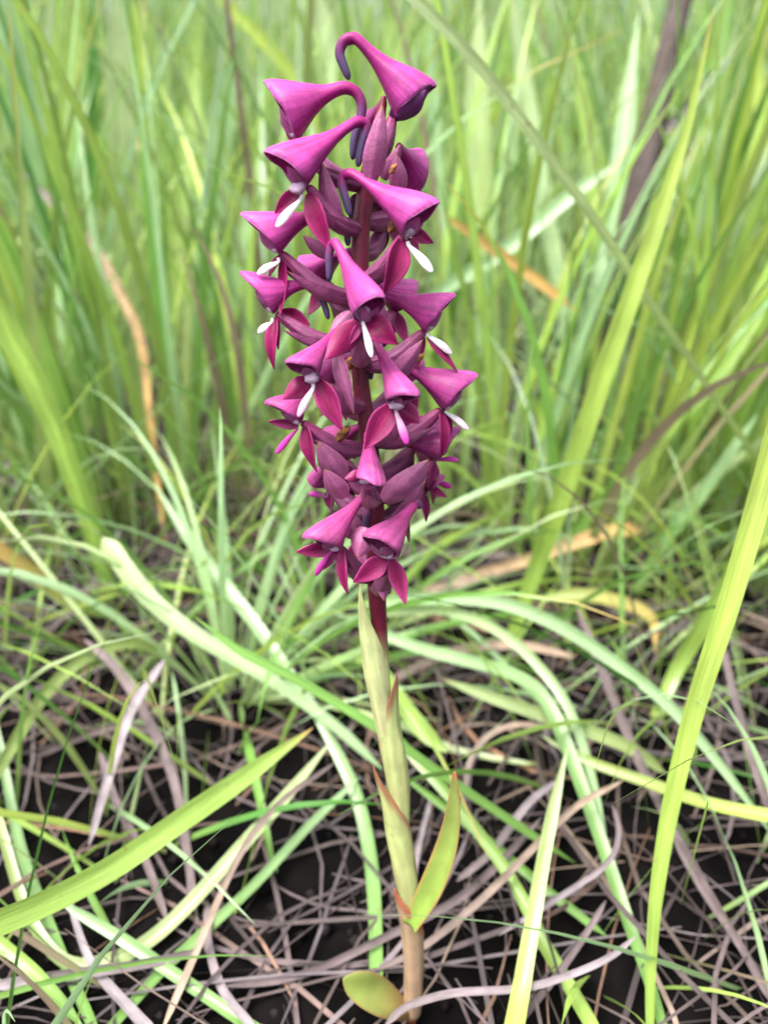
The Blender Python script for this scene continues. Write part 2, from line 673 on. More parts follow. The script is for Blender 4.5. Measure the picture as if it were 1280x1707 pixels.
    for i in range(len(rows) - 1):
        for j in range(N):
            b = (j + 1) % N
            m.f.append((rows[i][j], rows[i][b], rows[i + 1][b], rows[i + 1][j]))
    for j in range(N):
        m.f.append((rows[-1][j], rows[-1][(j + 1) % N], tipv))
    fl = opart(m, 'flower', M_PETAL, subsurf=1, solid=0.00035, off=1 if False else 0)
    if label: fl['label'] = label
    out = Vector((math.sin(a), -math.cos(a), 0))
    face = (tocam(B) * 0.75 + out * 0.55).normalized()
    # petals inside the mouth
    if petals:
        for sgn in (-1, 1):
            m = MB()
            p0 = B + e1 * 6 + e2 * 4
            p1 = B + e1 * 36 + e2 * 52 + nrm * (sgn * 17 * sz * hwk)
            leafpatch(m, p0, p1, 30 * sz, (out + nrm * sgn * 0.7).normalized(), lambda t, x: mixc(mixc(LILAC, hood_l, 0.45), hood, 0.15 + 0.6 * t - 0.3 * max(0, abs(x) - 0.6)), bow=0.13, cup=0.35, n=8, across=7, wav=0.12)
            opart(m, 'petal', M_PETAL, fl, 1)
    # column
    m = MB()
    cpos = at_plane(*column, off=y0 + 8 * px * oc + 4 * px) if column else B + e1 * 12 + e2 * 12
    q0 = B + e1 * 2 + e2 * 16
    q1 = cpos
    Cc = crom([q0, q0.lerp(q1, 0.5), q1, q1 + (q1 - q0).normalized() * 3 * px - Vector((0, 0, 3 * px))], 8)
    rr = [5, 7, 9.5, 10.5, 9, 10, 9.5, 7, 3]
    tube(m, Cc, [r_ * px * (0.95 + 0.4 * max(0, oc)) for r_ in rr], lambda t, th: mixc(mixc(hood, LILAC, 0.4), mixc(LILAC, WHITE, 0.35), smooth(0.1, 0.5, t)), 12, rib=0.2, ribn=3)
    opart(m, 'column', M_PETAL, fl, 1)
    # lip
    if lip:
        (l0, l1, lw) = lip
        m = MB()
        pm = at_plane(*l0, off=y0 + 8 * px * oc + 3 * px)
        p0 = (B + e1 * 6 + e2 * 6).lerp(pm, 0.55)
        p1 = at_plane(*l1, off=y0 + (8 + 18 * (1 if oc > 0 else 0.4)) * px * max(oc, 0.2) + 4 * px)
        nn = 10
        Cl = crom([p0, pm, pm.lerp(p1, 0.5) + Vector((0, 0, 2.0 * px)), p1 + (p1 - pm).normalized() * 2 * px], nn)
        wl = [lw * 0.54 * px * (0.42 + 0.58 * smooth(0.3, 0.8, i / nn)) * (1 if i < nn - 1 else 0.85 if i == nn - 1 else 0.4) for i in range(nn + 1)]
        tube(m, Cl, wl, lambda t, th: mixc(mixc(WHITE, PINKT, max(0, lipc - 0.45) * 1.8), mixc(WHITE, PINKT, min(1, lipc * 1.6)), smooth(0.45, 0.95, t)), 10, flat=0.55)
        opart(m, 'lip', M_PETAL, fl, 1)
    # lateral sepals
    sepals = list(sepals)
    if lip:                                   # a narrow strap-like one, half hidden, at its own angle
        an = rnd.uniform(-0.9, 0.9)
        ln_ = rnd.uniform(38, 56)
        sepals.append((base, (base[0] + math.sin(an) * ln_, base[1] + math.cos(an) * ln_), rnd.uniform(13, 18), rnd.uniform(0, 0.3), -9))
    for (s0, s1, sw, *ex) in sepals:
        m = MB()
        dk = ex[0] if ex else 0.0
        ln = math.hypot(s1[0] - s0[0], s1[1] - s0[1])
        fr = ex[1] if len(ex) > 1 else 4.0
        p0 = at_plane(*s0, off=y0 + fr * px).lerp(B, 0.55)
        p1 = at_plane(*s1, off=y0 + (fr + ln * seprange * max(oc, -0.2)) * px)
        p1 = p1 + (p1 - p0) * 0.06
        tone_c = mixc(mixc(SEP, scl(lin(154, 30, 92), 0.64), tone * 0.8), DUSK, dk)
        edge = mixc(mixc(SEP_E, WINE_L, tone * 0.6), DUSK, dk)
        sd_ = rnd.uniform(-0.35, 0.35)
        leafpatch(m, p0, p1, sw * px * 1.02, (face + nrm * sd_).normalized(), lambda t, x: mixc(tone_c, edge, smooth(0.55, 1.0, abs(x)) * 0.75 + 0.2 * t * t - 0.25 * max(0, 1 - 4 * abs(x))),
                  bow=(1 if dk > 0.5 else rnd.choice((-1, 1, 1))) * rnd.uniform(0.05, 0.13), cup=(1.3 if dk > 0.5 else rnd.choice((-1, -1, 1))) * rnd.uniform(0.2, 0.5), n=10, across=7, prof=(0.72, 0.9), basew=0.34, twist=rnd.uniform(-0.5, 0.5), wav=0.11)
        opart(m, 'lateral_sepal', M_PETAL, fl, 1, solid=0.0003)
    # ovary down to the stalk
    if ovary:
        Sx, _ = stem_at(base[1] + ovary)
        m = MB()
        mid = B.lerp(Sx, 0.5) + Vector((0, -0.0012 * (1 if oc > -0.2 else -1), -0.0022))
        Co = crom([Sx, mid, B + e2 * 4], 12)
        ro = [ovw * 0.5 * px * (0.55 + 0.5 * math.sin(math.pi * min(1, (i / 12) ** 0.9)) - 0.12 * i / 12) for i in range(13)]
        oc_ = mixc(OVARY, lin(146, 78, 118), rnd.random())
        tube(m, Co, ro, lambda t, th: mixc(scl(oc_, 0.86 + 0.2 * math.cos(6 * th + 4 * t)), SEP, smooth(0.75, 1.0, t) * 0.6), 18, rib=0.09, ribn=6, twist=2.2)
        opart(m, 'ovary', M_SPUR, fl, 1)
        if bract:
            m = MB()
            b0 = Sx + Vector((0, 0, -0.0016))
            b1 = Sx.lerp(B, 0.92) + Vector((0, -0.002 * (1 if oc > -0.2 else -1), 0.0005 - 0.003))
            bc = mixc(BRACT, OVARY, rnd.uniform(0.2, 0.75))
            dn = (Vector((0, 0, -0.7)) + out * 0.4 + tocam(B) * 0.7).normalized()
            leafpatch(m, b0, b1, 42 * px, dn, lambda t, x: mixc(mixc(bc, scl(bc, 0.8), 0.5 + 0.5 * math.cos(18 * x)), lin(140, 92, 70), smooth(0.9, 1, t)), bow=0.14, cup=0.6, n=10, across=9, prof=(0.6, 0.75), basew=0.5)
            opart(m, 'bract', M_SPUR, fl, 1)
    return fl


# spike, top to bottom ------------------------------------------------
# closed bud behind the top flower
flower((616, 268), (597, 196), (640, 172), None, 180, None, (), 0.35, spread=0.009, ovary=40, dusk=0.2, bract=False, petals=False, hwk=0.8)
# top flower, sepals still folded shut
flower((655, 197), (720, 141), (592, 63), [(574, 68), (566, 88), (573, 110), (581, 130)], 88, None,
       [((650, 200), (717, 143), 46, 0.75, 20), ((655, 198), (714, 142), 40, 0.85, -18), ((672, 202), (708, 152), 34, 0.9, 26)], 0.0, spread=0.012, ovary=60, dusk=0.15, petals=False, label='topmost flower with dusky sepals still folded shut')
# left, upper
flower((499, 238), (447, 140), (574, 146), [(592, 152), (603, 172), (601, 198), (591, 230), (588, 263)], -88, None,
       [((492, 232), (478, 196), 26, 0.0, -8)], 0.0, spread=0.016, ovary=70)
flower((514, 314), (449, 253), (594, 203), [(609, 206), (610, 220), (602, 244), (597, 275)], -62, ((500, 334), (462, 377), 15),
       [((517, 329), (548, 413), 36), ((490, 326), (460, 354), 28, 0.0, -18)], 0.0, column=(493, 318), spread=0.019, ovary=70)
# back right bud
flower((684, 330), (702, 254), (664, 246), None, 150, None, (), 0.05, spread=0.012, ovary=40, petals=False, hwk=0.75)
# right, upper, open
flower((672, 396), (725, 336), (586, 289), [(572, 294), (571, 312), (577, 334), (583, 357)], 52, ((682, 410), (719, 452), 16),
       [((666, 402), (639, 490), 42), ((700, 370), (720, 404), 22, 0, -6), ((686, 400), (697, 425), 20, 0, -4)], 0.05, column=(685, 388), spread=0.019, ovary=72)
# left
flower((469, 424), (409, 360), (545, 352), [(562, 358), (574, 372), (579, 390), (580, 407)], -80, ((464, 437), (431, 456), 13),
       [((473, 434), (466, 521), 20), ((478, 430), (500, 470), 20, 0, -12)], 0.1, spread=0.018, ovary=76, ovw=30)
flower((461, 525), (404, 456), (514, 474), [(528, 482), (538, 500), (547, 530)], -84, ((453, 538), (432, 554), 12),
       [((459, 534), (457, 612), 22), ((480, 513), (514, 541), 28, 0, -10)], 0.15, spread=0.018, ovary=48, ovw=30)
# middle, facing out
flower((602, 537), (633, 492), (560, 405), [(553, 408), (549, 424), (549, 445), (549, 466)], 8, ((605, 539), (619, 594), 17),
       [((594, 532), (546, 596), 46), ((617, 527), (661, 572), 44)], 0.12, column=(605, 523), spread=0.021, ovary=60, hwk=1.0, label='open flower facing straight out from the middle of the spike')
# right
flower((707, 555), (754, 494), (638, 492), [(628, 494), (622, 504)], 78, ((714, 560), (751, 589), 14),
       [((698, 558), (696, 611), 24), ((718, 568), (761, 618), 17)], 0.2, spread=0.017, ovary=55, lipc=0.15)
# left of middle
flower((523, 627), (482, 602), (556, 556), [(566, 556), (572, 566)], -42, ((522, 647), (498, 693), 14),
       [((512, 635), (474, 664), 38), ((540, 641), (568, 713), 38)], 0.45, column=(521, 634), spread=0.02, ovary=50, lipc=0.4)
# middle right, facing out
flower((656, 672), (693, 656), (627, 572), [(622, 570), (617, 580)], 22, ((661, 690), (678, 739), 15),
       [((645, 680), (610, 745), 42), ((678, 670), (698, 704), 36)], 0.5, column=(663, 678), spread=0.021, ovary=55, lipc=0.75)
# right, long hood
flower((735, 686), (791, 626), (664, 606), [(655, 603), (650, 612)], 82, ((744, 688), (779, 715), 13),
       [((735, 686), (733, 762), 22), ((742, 690), (752, 720), 16, 0, -10)], 0.3, spread=0.018, ovary=50, lipc=0.2)
# lower left
flower((505, 706), (444, 671), (531, 640), [(540, 642), (548, 652)], -70, ((493, 718), (462, 755), 11),
       [((514, 712), (527, 784), 26), ((488, 718), (450, 703), 16, 0.2)], 0.5, spread=0.017, ovary=42, lipc=1.0, ovw=32)
# lower right, hood seen from behind
flower((722, 768), (765, 714), (638, 733), [(630, 738), (628, 748)], 96, ((728, 767), (762, 767), 11),
       [((722, 770), (712, 812), 20, 0.2)], 0.6, spread=0.016, ovary=62, lipc=1.0, ovw=34)
# closed bud on the middle line
flower((611, 800), (628, 806), (613, 722), None, 4, None,
       [((598, 796), (630, 808), 30, 0.25, 16), ((596, 776), (575, 798), 22, 0.1, 6), ((628, 782), (634, 814), 30, 0.55, 8)], 0.6, spread=0.018, ovary=24, hwk=0.85, petals=False, label='half closed flower hanging over the stalk')
# low right, turned away
flower((708, 815), (738, 792), (668, 802), [(660, 808), (658, 818)], 120, ((728, 806), (750, 812), 12),
       [((698, 810), (710, 868), 22, 0.1), ((718, 782), (722, 838), 20, 0.1), ((724, 812), (744, 828), 18)], 0.65, spread=0.013, ovary=58, lipc=1.0, ovw=36)
# behind left, turned away
flower((548, 812), (522, 790), (580, 745), [(588, 748), (590, 762)], -125, ((545, 828), (517, 824), 11), [((553, 815), (558, 858), 22, 0.2, -6)], 0.55, spread=0.013, ovary=42, lipc=0.9, dusk=0.6)
# lowest pair
flower((566, 914), (508, 893), (613, 820), [(620, 815), (626, 819)], -48, ((551, 921), (527, 958), 12),
       [((545, 915), (497, 920), 26, 0, -4), ((575, 917), (579, 987), 21), ((560, 925), (577, 950), 22, 0.3, -6)], 0.7, spread=0.019, ovary=45, lipc=1.0)
flower((648, 930), (617, 891), (688, 844), [(695, 838), (700, 846)], -22, None,
       [((640, 932), (591, 969), 36), ((657, 934), (675, 1003), 30)], 0.75, spread=0.018, ovary=50)

# flowers on the far side of the spike
for b_, a_, k_, az_, tn, sp_ in [((642, 372), (664, 330), (600, 330), 140, 0.1, 0.012), ((540, 470), (505, 430), (580, 420), -130, 0.15, 0.012), ((655, 520), (690, 470), (610, 470), 150, 0.2, 0.012),
                            ((560, 640), (530, 590), (600, 590), -150, 0.4, 0.012), ((665, 640), (700, 600), (630, 590), 155, 0.35, 0.012), ((690, 745), (730, 700), (650, 690), 130, 0.5, 0.012),
                            ((575, 770), (545, 715), (605, 710), -140, 0.6, 0.012), ((655, 850), (690, 810), (625, 800), 150, 0.7, 0.011), ((600, 900), (580, 850), (625, 850), 180, 0.7, 0.009)]:
    u_, v_ = b_
    sg = 1 if az_ > 0 else -1
    flower(b_, a_, k_, [(k_[0] - 10 * sg, k_[1] + 3), (k_[0] - 14 * sg, k_[1] + 18), (k_[0] - 12 * sg, k_[1] + 40)], az_, None,
           [((u_ + 6 * sg, v_), (u_ + 26 * sg, v_ + 52), 28, 0.1, 2), ((u_ - 6 * sg, v_ + 4), (u_ - 16 * sg, v_ + 58), 26, 0.15, 2)], tn, spread=sp_, ovary=52, ovw=34, dusk=0.3)
# loose bracts along the spike
for (p0, p1, w_, off, az, lab) in [
        ((618, 302), (637, 176), 40, 0.009, 20, None), ((668, 322), (660, 256), 34, 0.008, 60, None), ((640, 300), (668, 240), 26, 0.002, 60, None),
        ((560, 372), (535, 268), 34, 0.006, -60, None), ((548, 430), (505, 392), 26, 0.004, -80, None), ((612, 470), (690, 400), 34, 0.003, 60, None),
        ((650, 640), (705, 566), 34, 0.006, 40, None), ((560, 590), (590, 690), 28, 0.008, -30, None), ((570, 800), (530, 735), 46, 0.007, -50, None),
        ((572, 832), (541, 782), 40, 0.009, -60, None), ((640, 838), (714, 766), 44, 0.009, 50, None), ((655, 880), (710, 800), 30, 0.004, 60, None),
        ((612, 880), (596, 930), 46, 0.012, -30, None), ((640, 940), (640, 1002), 32, 0.010, 0, None), ((610, 905), (585, 850), 24, 0.003, -40, None),
        ((640, 560), (622, 470), 24, 0.006, 10, None), ((585, 520), (548, 560), 26, 0.005, -50, None), ((655, 745), (672, 690), 24, 0.003, 40, None)]:
    m = MB()
    P0, P1 = at_plane(*p0, off=off), at_plane(*p1, off=off + 0.002)
    bc = mixc(BRACT, OVARY, rnd.uniform(0.1, 0.7))
    nn = (tocam(P0) + Vector((math.sin(R(az)), -math.cos(R(az)), 0)) * 0.6).normalized()
    leafpatch(m, P0, P1, w_ * pxm(P0), nn, lambda t, x: mixc(mixc(bc, scl(bc, 0.78), 0.5 + 0.5 * math.cos(16 * x)), lin(146, 98, 74), smooth(0.86, 1, t)), bow=0.1, cup=0.5, n=10, across=9, prof=(0.62, 0.75), basew=0.45, twist=rnd.uniform(-0.2, 0.2))
    opart(m, 'bract', M_SPUR, None, 1)
# withered brown scraps between the flowers
for (u, v, r_, off) in [(657, 374, 13, 0.008), (585, 604, 14, 0.004), (572, 722, 14, 0.006), (655, 281, 8, 0.011), (700, 596, 8, 0.006)]:
    m = MB()
    c = at_plane(u, v, off=off)
    px = pxm(c)
    Cc = crom([c + Vector((-r_ * px * .7, 0, -r_ * px)), c, c + Vector((r_ * px * .8, -r_ * px * .3, r_ * px * .9))], 8)
    tube(m, Cc, [r_ * px * k for k in (0.2, .4, .55, .7, .6, .7, .45, .5, .15)], lambda t, th: mixc(lin(190, 128, 78), lin(96, 60, 40), 0.5 + 0.5 * math.sin(9 * t + 2 * th)), 10, rib=0.2, ribn=4, twist=3)
    opart(m, 'withered_bract', M_STRAW, None, 1)


# sheathing leaves of the lower stalk
def sheath(name, path, wid, tip_az, open_, c0, ctip, label=None, nseg=18, N=20, flare=1.0, off=0.0):
    P = [at_plane(u, v, off=off) for u, v in path]
    m = MB()
    C = crom(P, nseg)
    rows = []
    rows_c = []
    ref = Vector((0, -1, 0.25))
    for i in range(nseg + 1):
        T = (C[min(i + 1, nseg)] - C[max(i - 1, 0)]).normalized()
        S = T.cross(ref).normalized()
        Nn = S.cross(T).normalized()
        rows_c.append((C[i], S, Nn, lerp_list(wid, i / nseg) * 0.5 * pxm(C[i])))
    for j in range(N + 1):
        th = R(tip_az) + (j / N - 0.5) * 2 * (math.pi - open_)
        q = abs(j / N - 0.5) * 2
        tend = 1 - 0.5 * q ** 1.3
        col = []
        for i in range(nseg + 1):
            t = i / nseg * tend
            x = t * nseg
            k = min(int(x), nseg - 1)
            f_ = x - k
            c0_, S0, N0, r0 = rows_c[k]
            c1_, S1, N1, r1 = rows_c[k + 1]
            c = c0_.lerp(c1_, f_)
            S = S0.lerp(S1, f_)
            Nn = N0.lerp(N1, f_)
            r_ = r0 + (r1 - r0) * f_
            r_ *= 1 + 0.07 * math.sin(7.5 * t + 2 * q) + 0.05 * math.sin(17 * t + 5 * th) + 0.03 * math.cos(7 * th) + 0.12 * smooth(0.8, 1.0, i / nseg)
            edge = smooth(0.80, 0.97, i / nseg)
            cc = mixc(c0, ctip, edge * 0.85 + 0.5 * smooth(0.93, 1.0, q))
            mot = mnoise.noise(Vector((th * 2.2, t * 9, tip_az)))
            cc = mixc(cc, scl(lin(206, 150, 132), 0.7), max(0, mot) * 0.55 + 0.3 * smooth(0.6, 0.95, q) + 0.25 * smooth(0.75, 0.0, t) * 0.6)
            cc = scl(cc, 1 + 0.10 * math.cos(j * 2.1) + 0.12 * mnoise.noise(Vector((th * 6, t * 25, 1))))
            col.append(m.vert(c + S * (math.sin(th) * r_) - Nn * (-math.cos(th) * r_), cc))
        rows.append(col)
    for j in range(N):
        for i in range(nseg):
            m.f.append((rows[j][i], rows[j + 1][i], rows[j + 1][i + 1], rows[j][i + 1]))
    o = opart(m, name, M_SHEATH, None, 1, solid=0.0004, off=0)
    if label: o['label'] = label
    return o


SG = scl(lin(226, 236, 168), 0.78)
SG2 = scl(lin(214, 228, 150), 0.74)
RED = scl(lin(170, 74, 66), 0.75)
sheath('sheath_leaf', [(652, 1262), (640, 1190), (626, 1120), (616, 1050), (606, 965)], [24, 33, 40, 36, 10], -62, 0.3, SG, lin(200, 206, 140), 'pale sheath whose long tip clasps the red stalk below the lowest flowers')
sheath('sheath_leaf', [(668, 1390), (664, 1320), (655, 1250), (648, 1190), (652, 1116)], [24, 36, 42, 32, 18], 55, 0.3, SG2, RED, 'middle sheath with a hooked red tip')
sheath('sheath_leaf', [(686, 1520), (676, 1450), (664, 1390), (652, 1330), (632, 1268)], [26, 38, 42, 36, 20], -70, 0.3, SG2, RED, 'lower sheath with a red folded tip')
sheath('sheath_leaf', [(686, 1690), (690, 1630), (688, 1570), (682, 1520), (668, 1470)], [26, 30, 36, 38, 24], -60, 0.2, scl(lin(196, 168, 134), 0.75), scl(lin(190, 96, 66), 0.7), 'brownish sheath at the foot of the stalk')
# free leaf
m = MB()
P0, P1 = at_plane(684, 1545, off=0.004), at_plane(757, 1286, off=0.012)
leafpatch(m, P0, P1, 43 * pxm(P0), (tocam(P0) + Vector((-0.5, 0, 0.2))).normalized(), lambda t, x: mixc(scl(mixc(lin(170, 204, 90), lin(194, 210, 116), t), 0.62), lin(196, 104, 80), max(smooth(0.8, 1.0, abs(x)) * 0.5, smooth(0.93, 1, t))), bow=-0.05, cup=-0.5, n=16, across=9, prof=(0.62, 0.62), basew=0.7, mid=Vector((0.0028, 0, 0)))
tag(opart(m, 'leaf', M_SHEATH, None, 1, solid=0.0004), 'free green leaf with a red margin')
m = MB()
P0, P1 = at_plane(688, 1712, off=0.0), at_plane(572, 1630, off=0.006)
P0.z = 0.004
leafpatch(m, P0, P1, 58 * pxm(P0), Vector((0.1, -0.5, 0.9)), lambda t, x: mixc(scl(mixc(lin(160, 124, 78), lin(150, 166, 80), smooth(0.1, 0.7, t)), 0.72), lin(150, 110, 70), smooth(0.85, 1.0, abs(x)) * 0.6), bow=0.08, cup=0.15, n=12, across=9, prof=(1.15, 0.5), basew=0.4, wav=0.3)
tag(opart(m, 'basal_leaf', M_SHEATH, None, 1, solid=0.0004), 'short blunt yellow-green leaf at the foot')

# ------------------------------------------------------------------ single grass blades one can pick out
def T(pts, depth, wpx, c0, c1, label, name='grass_shoot', **k):
    return traced(name, pts, depth, wpx, c0, c1, label=label, **k)


GB = 'single grass blades around the orchid'
T([(1188, 12), (1150, 190), (1092, 380), (1035, 540), (980, 700), (930, 850), (893, 950), (850, 1075)], [0.29, 0.33, 0.42], [20, 28, 34, 34, 22], 'lime', 'bright', 'tall upright yellow-green blade with a pointed orange tip, beside the dark woody stem', tipc='orange', taper=(0.3, 0.0))
T([(1330, 560), (1280, 770), (1215, 1000), (1160, 1170), (1120, 1330), (1095, 1480), (1085, 1600), (1083, 1720)], [0.21, 0.23, 0.236], [42, 39, 34, 28, 19, 14], 'lime', 'bright', 'broad glowing yellow-green blade arching up from a narrow foot over the litter', taper=(0.1, 0.0))
T([(522, 1213), (400, 1300), (300, 1368), (180, 1450), (60, 1512), (-60, 1560)], [0.27, 0.235, 0.2], [30, 37, 41, 44], 'bright', 'bright', 'broad bright green blade lying slantwise over the litter, its tip ending short of the stalk', tipc='orange', taper=(0.2, 0), roll=0.2)
T([(552, 1235), (480, 1325), (400, 1415), (290, 1535), (200, 1598), (110, 1607), (45, 1520), (5, 1390), (-20, 1300)], [0.30, 0.265, 0.25, 0.29], [20, 24, 26, 18, 14], 'pale', 'olive', 'pale green blade bent into a wide hook above the dark soil', taper=(0.12, 0.1))
T([(172, 896), (205, 945), (255, 1005), (330, 1062), (450, 1132), (560, 1212), (640, 1285)], [0.34, 0.33, 0.32], [34, 33, 28, 20, 15], 'pale', 'mint', 'pale blade with a broad cut-off tip leaning toward the foot of the stalk', taper=(0.05, 0.1))
T([(322, 1026), (400, 1085), (480, 1125), (560, 1172), (640, 1222), (720, 1280), (860, 1375), (960, 1440)], [0.26, 0.265, 0.27, 0.285], [13, 17, 16, 14], 'green', 'green', 'narrow deep green blade passing behind the sheathed stalk', taper=(0.15, 0.1))
T([(258, 806), (310, 890), (370, 970), (425, 1040), (475, 1115), (530, 1195)], [0.40, 0.37, 0.34], [16, 22, 22, 20], 'mint', 'mint', 'mint green blade slanting down into the pale tuft behind the stalk', taper=(0.25, 0.0))
T([(510, 1170), (560, 1250), (598, 1335), (618, 1430), (626, 1530), (628, 1690)], [0.33, 0.30, 0.27], [16, 22, 24, 22], 'mint', 'green', 'mint green blade standing close beside the foot of the stalk', taper=(0.2, 0.0))
T([(-20, 1320), (25, 1235), (80, 1150), (150, 1092), (230, 1072), (290, 1110)], [0.29, 0.33, 0.37], [20, 22, 20, 14], 'olive', 'olive', 'olive green blade arching over out of the litter', taper=(0.1, 0.1))
T([(560, 1015), (650, 1002), (760, 996), (850, 1008), (950, 1052), (1050, 1122), (1130, 1190), (1220, 1300), (1300, 1410)], [0.36, 0.33, 0.30, 0.27], [14, 22, 23, 20, 14], 'mint', 'mint', 'long mint blade arching from behind the stalk to far across the litter', taper=(0.1, 0.15))
T([(560, 1030), (650, 1020), (740, 1016), (830, 1050), (900, 1112), (950, 1185), (985, 1290), (1010, 1390)], [0.36, 0.34, 0.31, 0.29], [12, 18, 17, 13], 'pale', 'mint', 'shiny mint blade curving steeply down beyond the stalk', taper=(0.1, 0.15))
T([(540, 1010), (650, 1062), (740, 1092), (840, 1118), (905, 1160), (950, 1262), (1000, 1400), (1060, 1580), (1105, 1720)], [0.37, 0.33, 0.29, 0.25], [12, 20, 22, 25, 22, 18], 'mint', 'green', 'bluish green blade folded over in the middle and hanging to the soil', taper=(0.1, 0.0))
T([(733, 1130), (830, 1165), (930, 1200), (1040, 1242), (1110, 1290)], [0.32, 0.31, 0.31], [16, 23, 23, 18], 'pale', 'olive', 'pale yellowish blade with a withered brown tip behind the stalk', tipc='rust', taper=(0.15, 0.1))
T([(945, 1245), (915, 1380), (890, 1520), (870, 1640), (855, 1725)], [0.27, 0.24, 0.22], [18, 23, 28, 34], 'pale', 'lime', 'stout upright blade turning yellow-green at its foot, on the open soil', taper=(0.2, 0.0), roll=0.2)
T([(600, 1060), (660, 1160), (700, 1212), (745, 1255)], [0.34, 0.33, 0.32], [20, 28, 30, 22], 'bright', 'bright', 'short broad green blade right behind the sheathed stalk', taper=(0.2, 0.2))
T([(640, 1200), (690, 1262), (760, 1340), (850, 1462), (920, 1600), (990, 1720)], [0.31, 0.28, 0.24], [14, 18, 21, 25], 'green', 'bright', 'green blade sloping down from behind the stalk across the dark soil', taper=(0.15, 0.0))
T([(660, 1285), (800, 1390), (930, 1500), (1010, 1560)], [0.30, 0.28, 0.26], [12, 15, 15, 12], 'green', 'green', 'thin green blade crossing the soil next to the free red-edged leaf', taper=(0.15, 0.1))
T([(900, 1225), (980, 1268), (1080, 1305), (1180, 1340), (1320, 1368)], [0.31, 0.29, 0.26], [12, 17, 21, 24], 'olive', 'lime', 'yellow-green blade lying level across the brown straw', taper=(0.15, 0.0))
T([(95, 1500), (200, 1562), (300, 1630), (430, 1720)], [0.26, 0.25, 0.235], [16, 20, 20, 20], 'mint', 'green', 'grey-green blade crossing under the hooked pale blade', taper=(0.15, 0))
T([(-10, 1180), (15, 1320), (40, 1430), (90, 1560), (160, 1720)], [0.33, 0.29, 0.235], [10, 16, 20, 18], 'mint', 'green', 'slim green blade hanging beside the hooked pale blade', taper=(0.15, 0))
T([(600, 1295), (520, 1372), (420, 1480), (290, 1602), (180, 1720)], [0.31, 0.275, 0.235], [12, 16, 18, 16], 'mint', 'green', 'straight green blade running below and along the hooked pale blade', taper=(0.15, 0))
T([(-10, 1560), (60, 1622), (140, 1715)], [0.245, 0.235], [20, 20, 18], 'bright', 'green', 'short green blade poking out of the litter under the broad slanting blade', taper=(0, 0.2))
T([(1290, 265), (1190, 400), (1140, 480), (1080, 600), (1000, 730), (940, 830)], [0.55, 0.6, 0.64], [20, 26, 24, 20], 'mint', 'green', 'mint green blade leaning outward behind the tall yellow-green blade', taper=(0.2, 0))
T([(1290, 490), (1210, 605), (1120, 705), (1040, 790), (960, 880), (900, 960)], [0.42, 0.44, 0.47], [24, 28, 26, 18], 'bright', 'green', 'long green blade leaning low across the grass tufts', taper=(0.2, 0))
T([(1065, 10), (1050, 140), (1030, 320), (1003, 500), (972, 650), (945, 760)], [0.52, 0.52, 0.52], [14, 34, 40, 36, 28], 'mint', 'mint', 'wide mint blade standing in front of the dark woody stem', taper=(0.25, 0))
T([(1035, 268), (960, 320), (850, 410), (740, 482), (690, 520)], [0.5, 0.5], [16, 24, 24, 16], 'mint', 'mint', 'mint blade fallen slantwise across the upright grass', taper=(0.2, 0.1))
T([(-40, 395), (10, 540), (60, 640), (110, 762), (150, 880), (180, 985)], [0.30, 0.36, 0.44], [40, 40, 38, 32, 24], 'bright', 'bright', 'broad bright blade with a pale midrib leaning outward', taper=(0.0, 0), rib=1.4)
T([(-20, 330), (20, 440), (65, 570), (105, 700), (140, 830), (160, 930)], [0.40, 0.44, 0.5], [40, 40, 36, 24], 'bright', 'green', 'bright green blade just behind the one with the pale midrib', taper=(0.1, 0))
T([(5, -20), (22, 100), (50, 220), (80, 380), (110, 520), (150, 700)], [0.55, 0.6, 0.66], [44, 46, 40, 28], 'mint', 'green', 'broad pale blade at the outer edge of the upright grass', taper=(0.05, 0))
T([(156, -20), (157, 120), (154, 260), (150, 420), (160, 640)], [0.6, 0.7], [14, 20, 20, 16], 'deep', 'green', 'dark green stiffly upright blade', taper=(0.1, 0))
T([(222, -20), (238, 140), (254, 290), (268, 420), (290, 640), (310, 760)], [0.6, 0.7], [16, 20, 20, 14], 'lime', 'green', 'slender yellow-green upright blade', taper=(0.1, 0))
T([(350, -20), (430, 60), (490, 135), (540, 230), (560, 330)], [0.6, 0.66], [16, 24, 22, 16], 'lime', 'lime', 'yellow-green blade leaning in toward the top of the flower spike', taper=(0.1, 0))
T([(1320, 800), (1250, 905), (1190, 1010), (1130, 1110), (1090, 1200)], [0.32, 0.35, 0.38], [28, 32, 27, 18], 'bright', 'bright', 'broad green blade rising behind the glowing yellow-green one', taper=(0.15, 0))
T([(880, 1000), (960, 992), (1030, 1003), (1085, 1030), (1092, 1090)], [0.40, 0.385], [12, 24, 24, 18, 12], 'bright', 'orange', 'green blade nodding over to a withered orange end', taper=(0.15, 0.2))
T([(745, 962), (850, 942), (950, 907), (1030, 884), (1075, 888)], [0.44, 0.45], [14, 20, 24, 22], 'tan', 'orange', 'withered tan blade turning orange, arching over the litter behind the spike', taper=(0.15, 0.15))
T([(735, 355), (830, 420), (900, 472), (965, 522)], [0.46, 0.47], [14, 18, 18, 12], 'orange', 'orange', 'fallen orange blade beside the upper flowers', taper=(0.15, 0.2), mat=M_GRASS)
T([(30, 280), (110, 360), (165, 425), (205, 495), (236, 570), (250, 690)], [0.50, 0.5], [12, 15, 18, 18, 16, 12], 'grey', 'orange', 'withered curved blade, grey above and orange below', taper=(0.1, 0.1))
T([(-20, 905), (50, 952), (120, 1002), (190, 1030)], [0.36, 0.40], [24, 26, 24, 16], 'orange', 'green', 'blade fading from orange to green at the edge of the litter', taper=(0.0, 0.2))
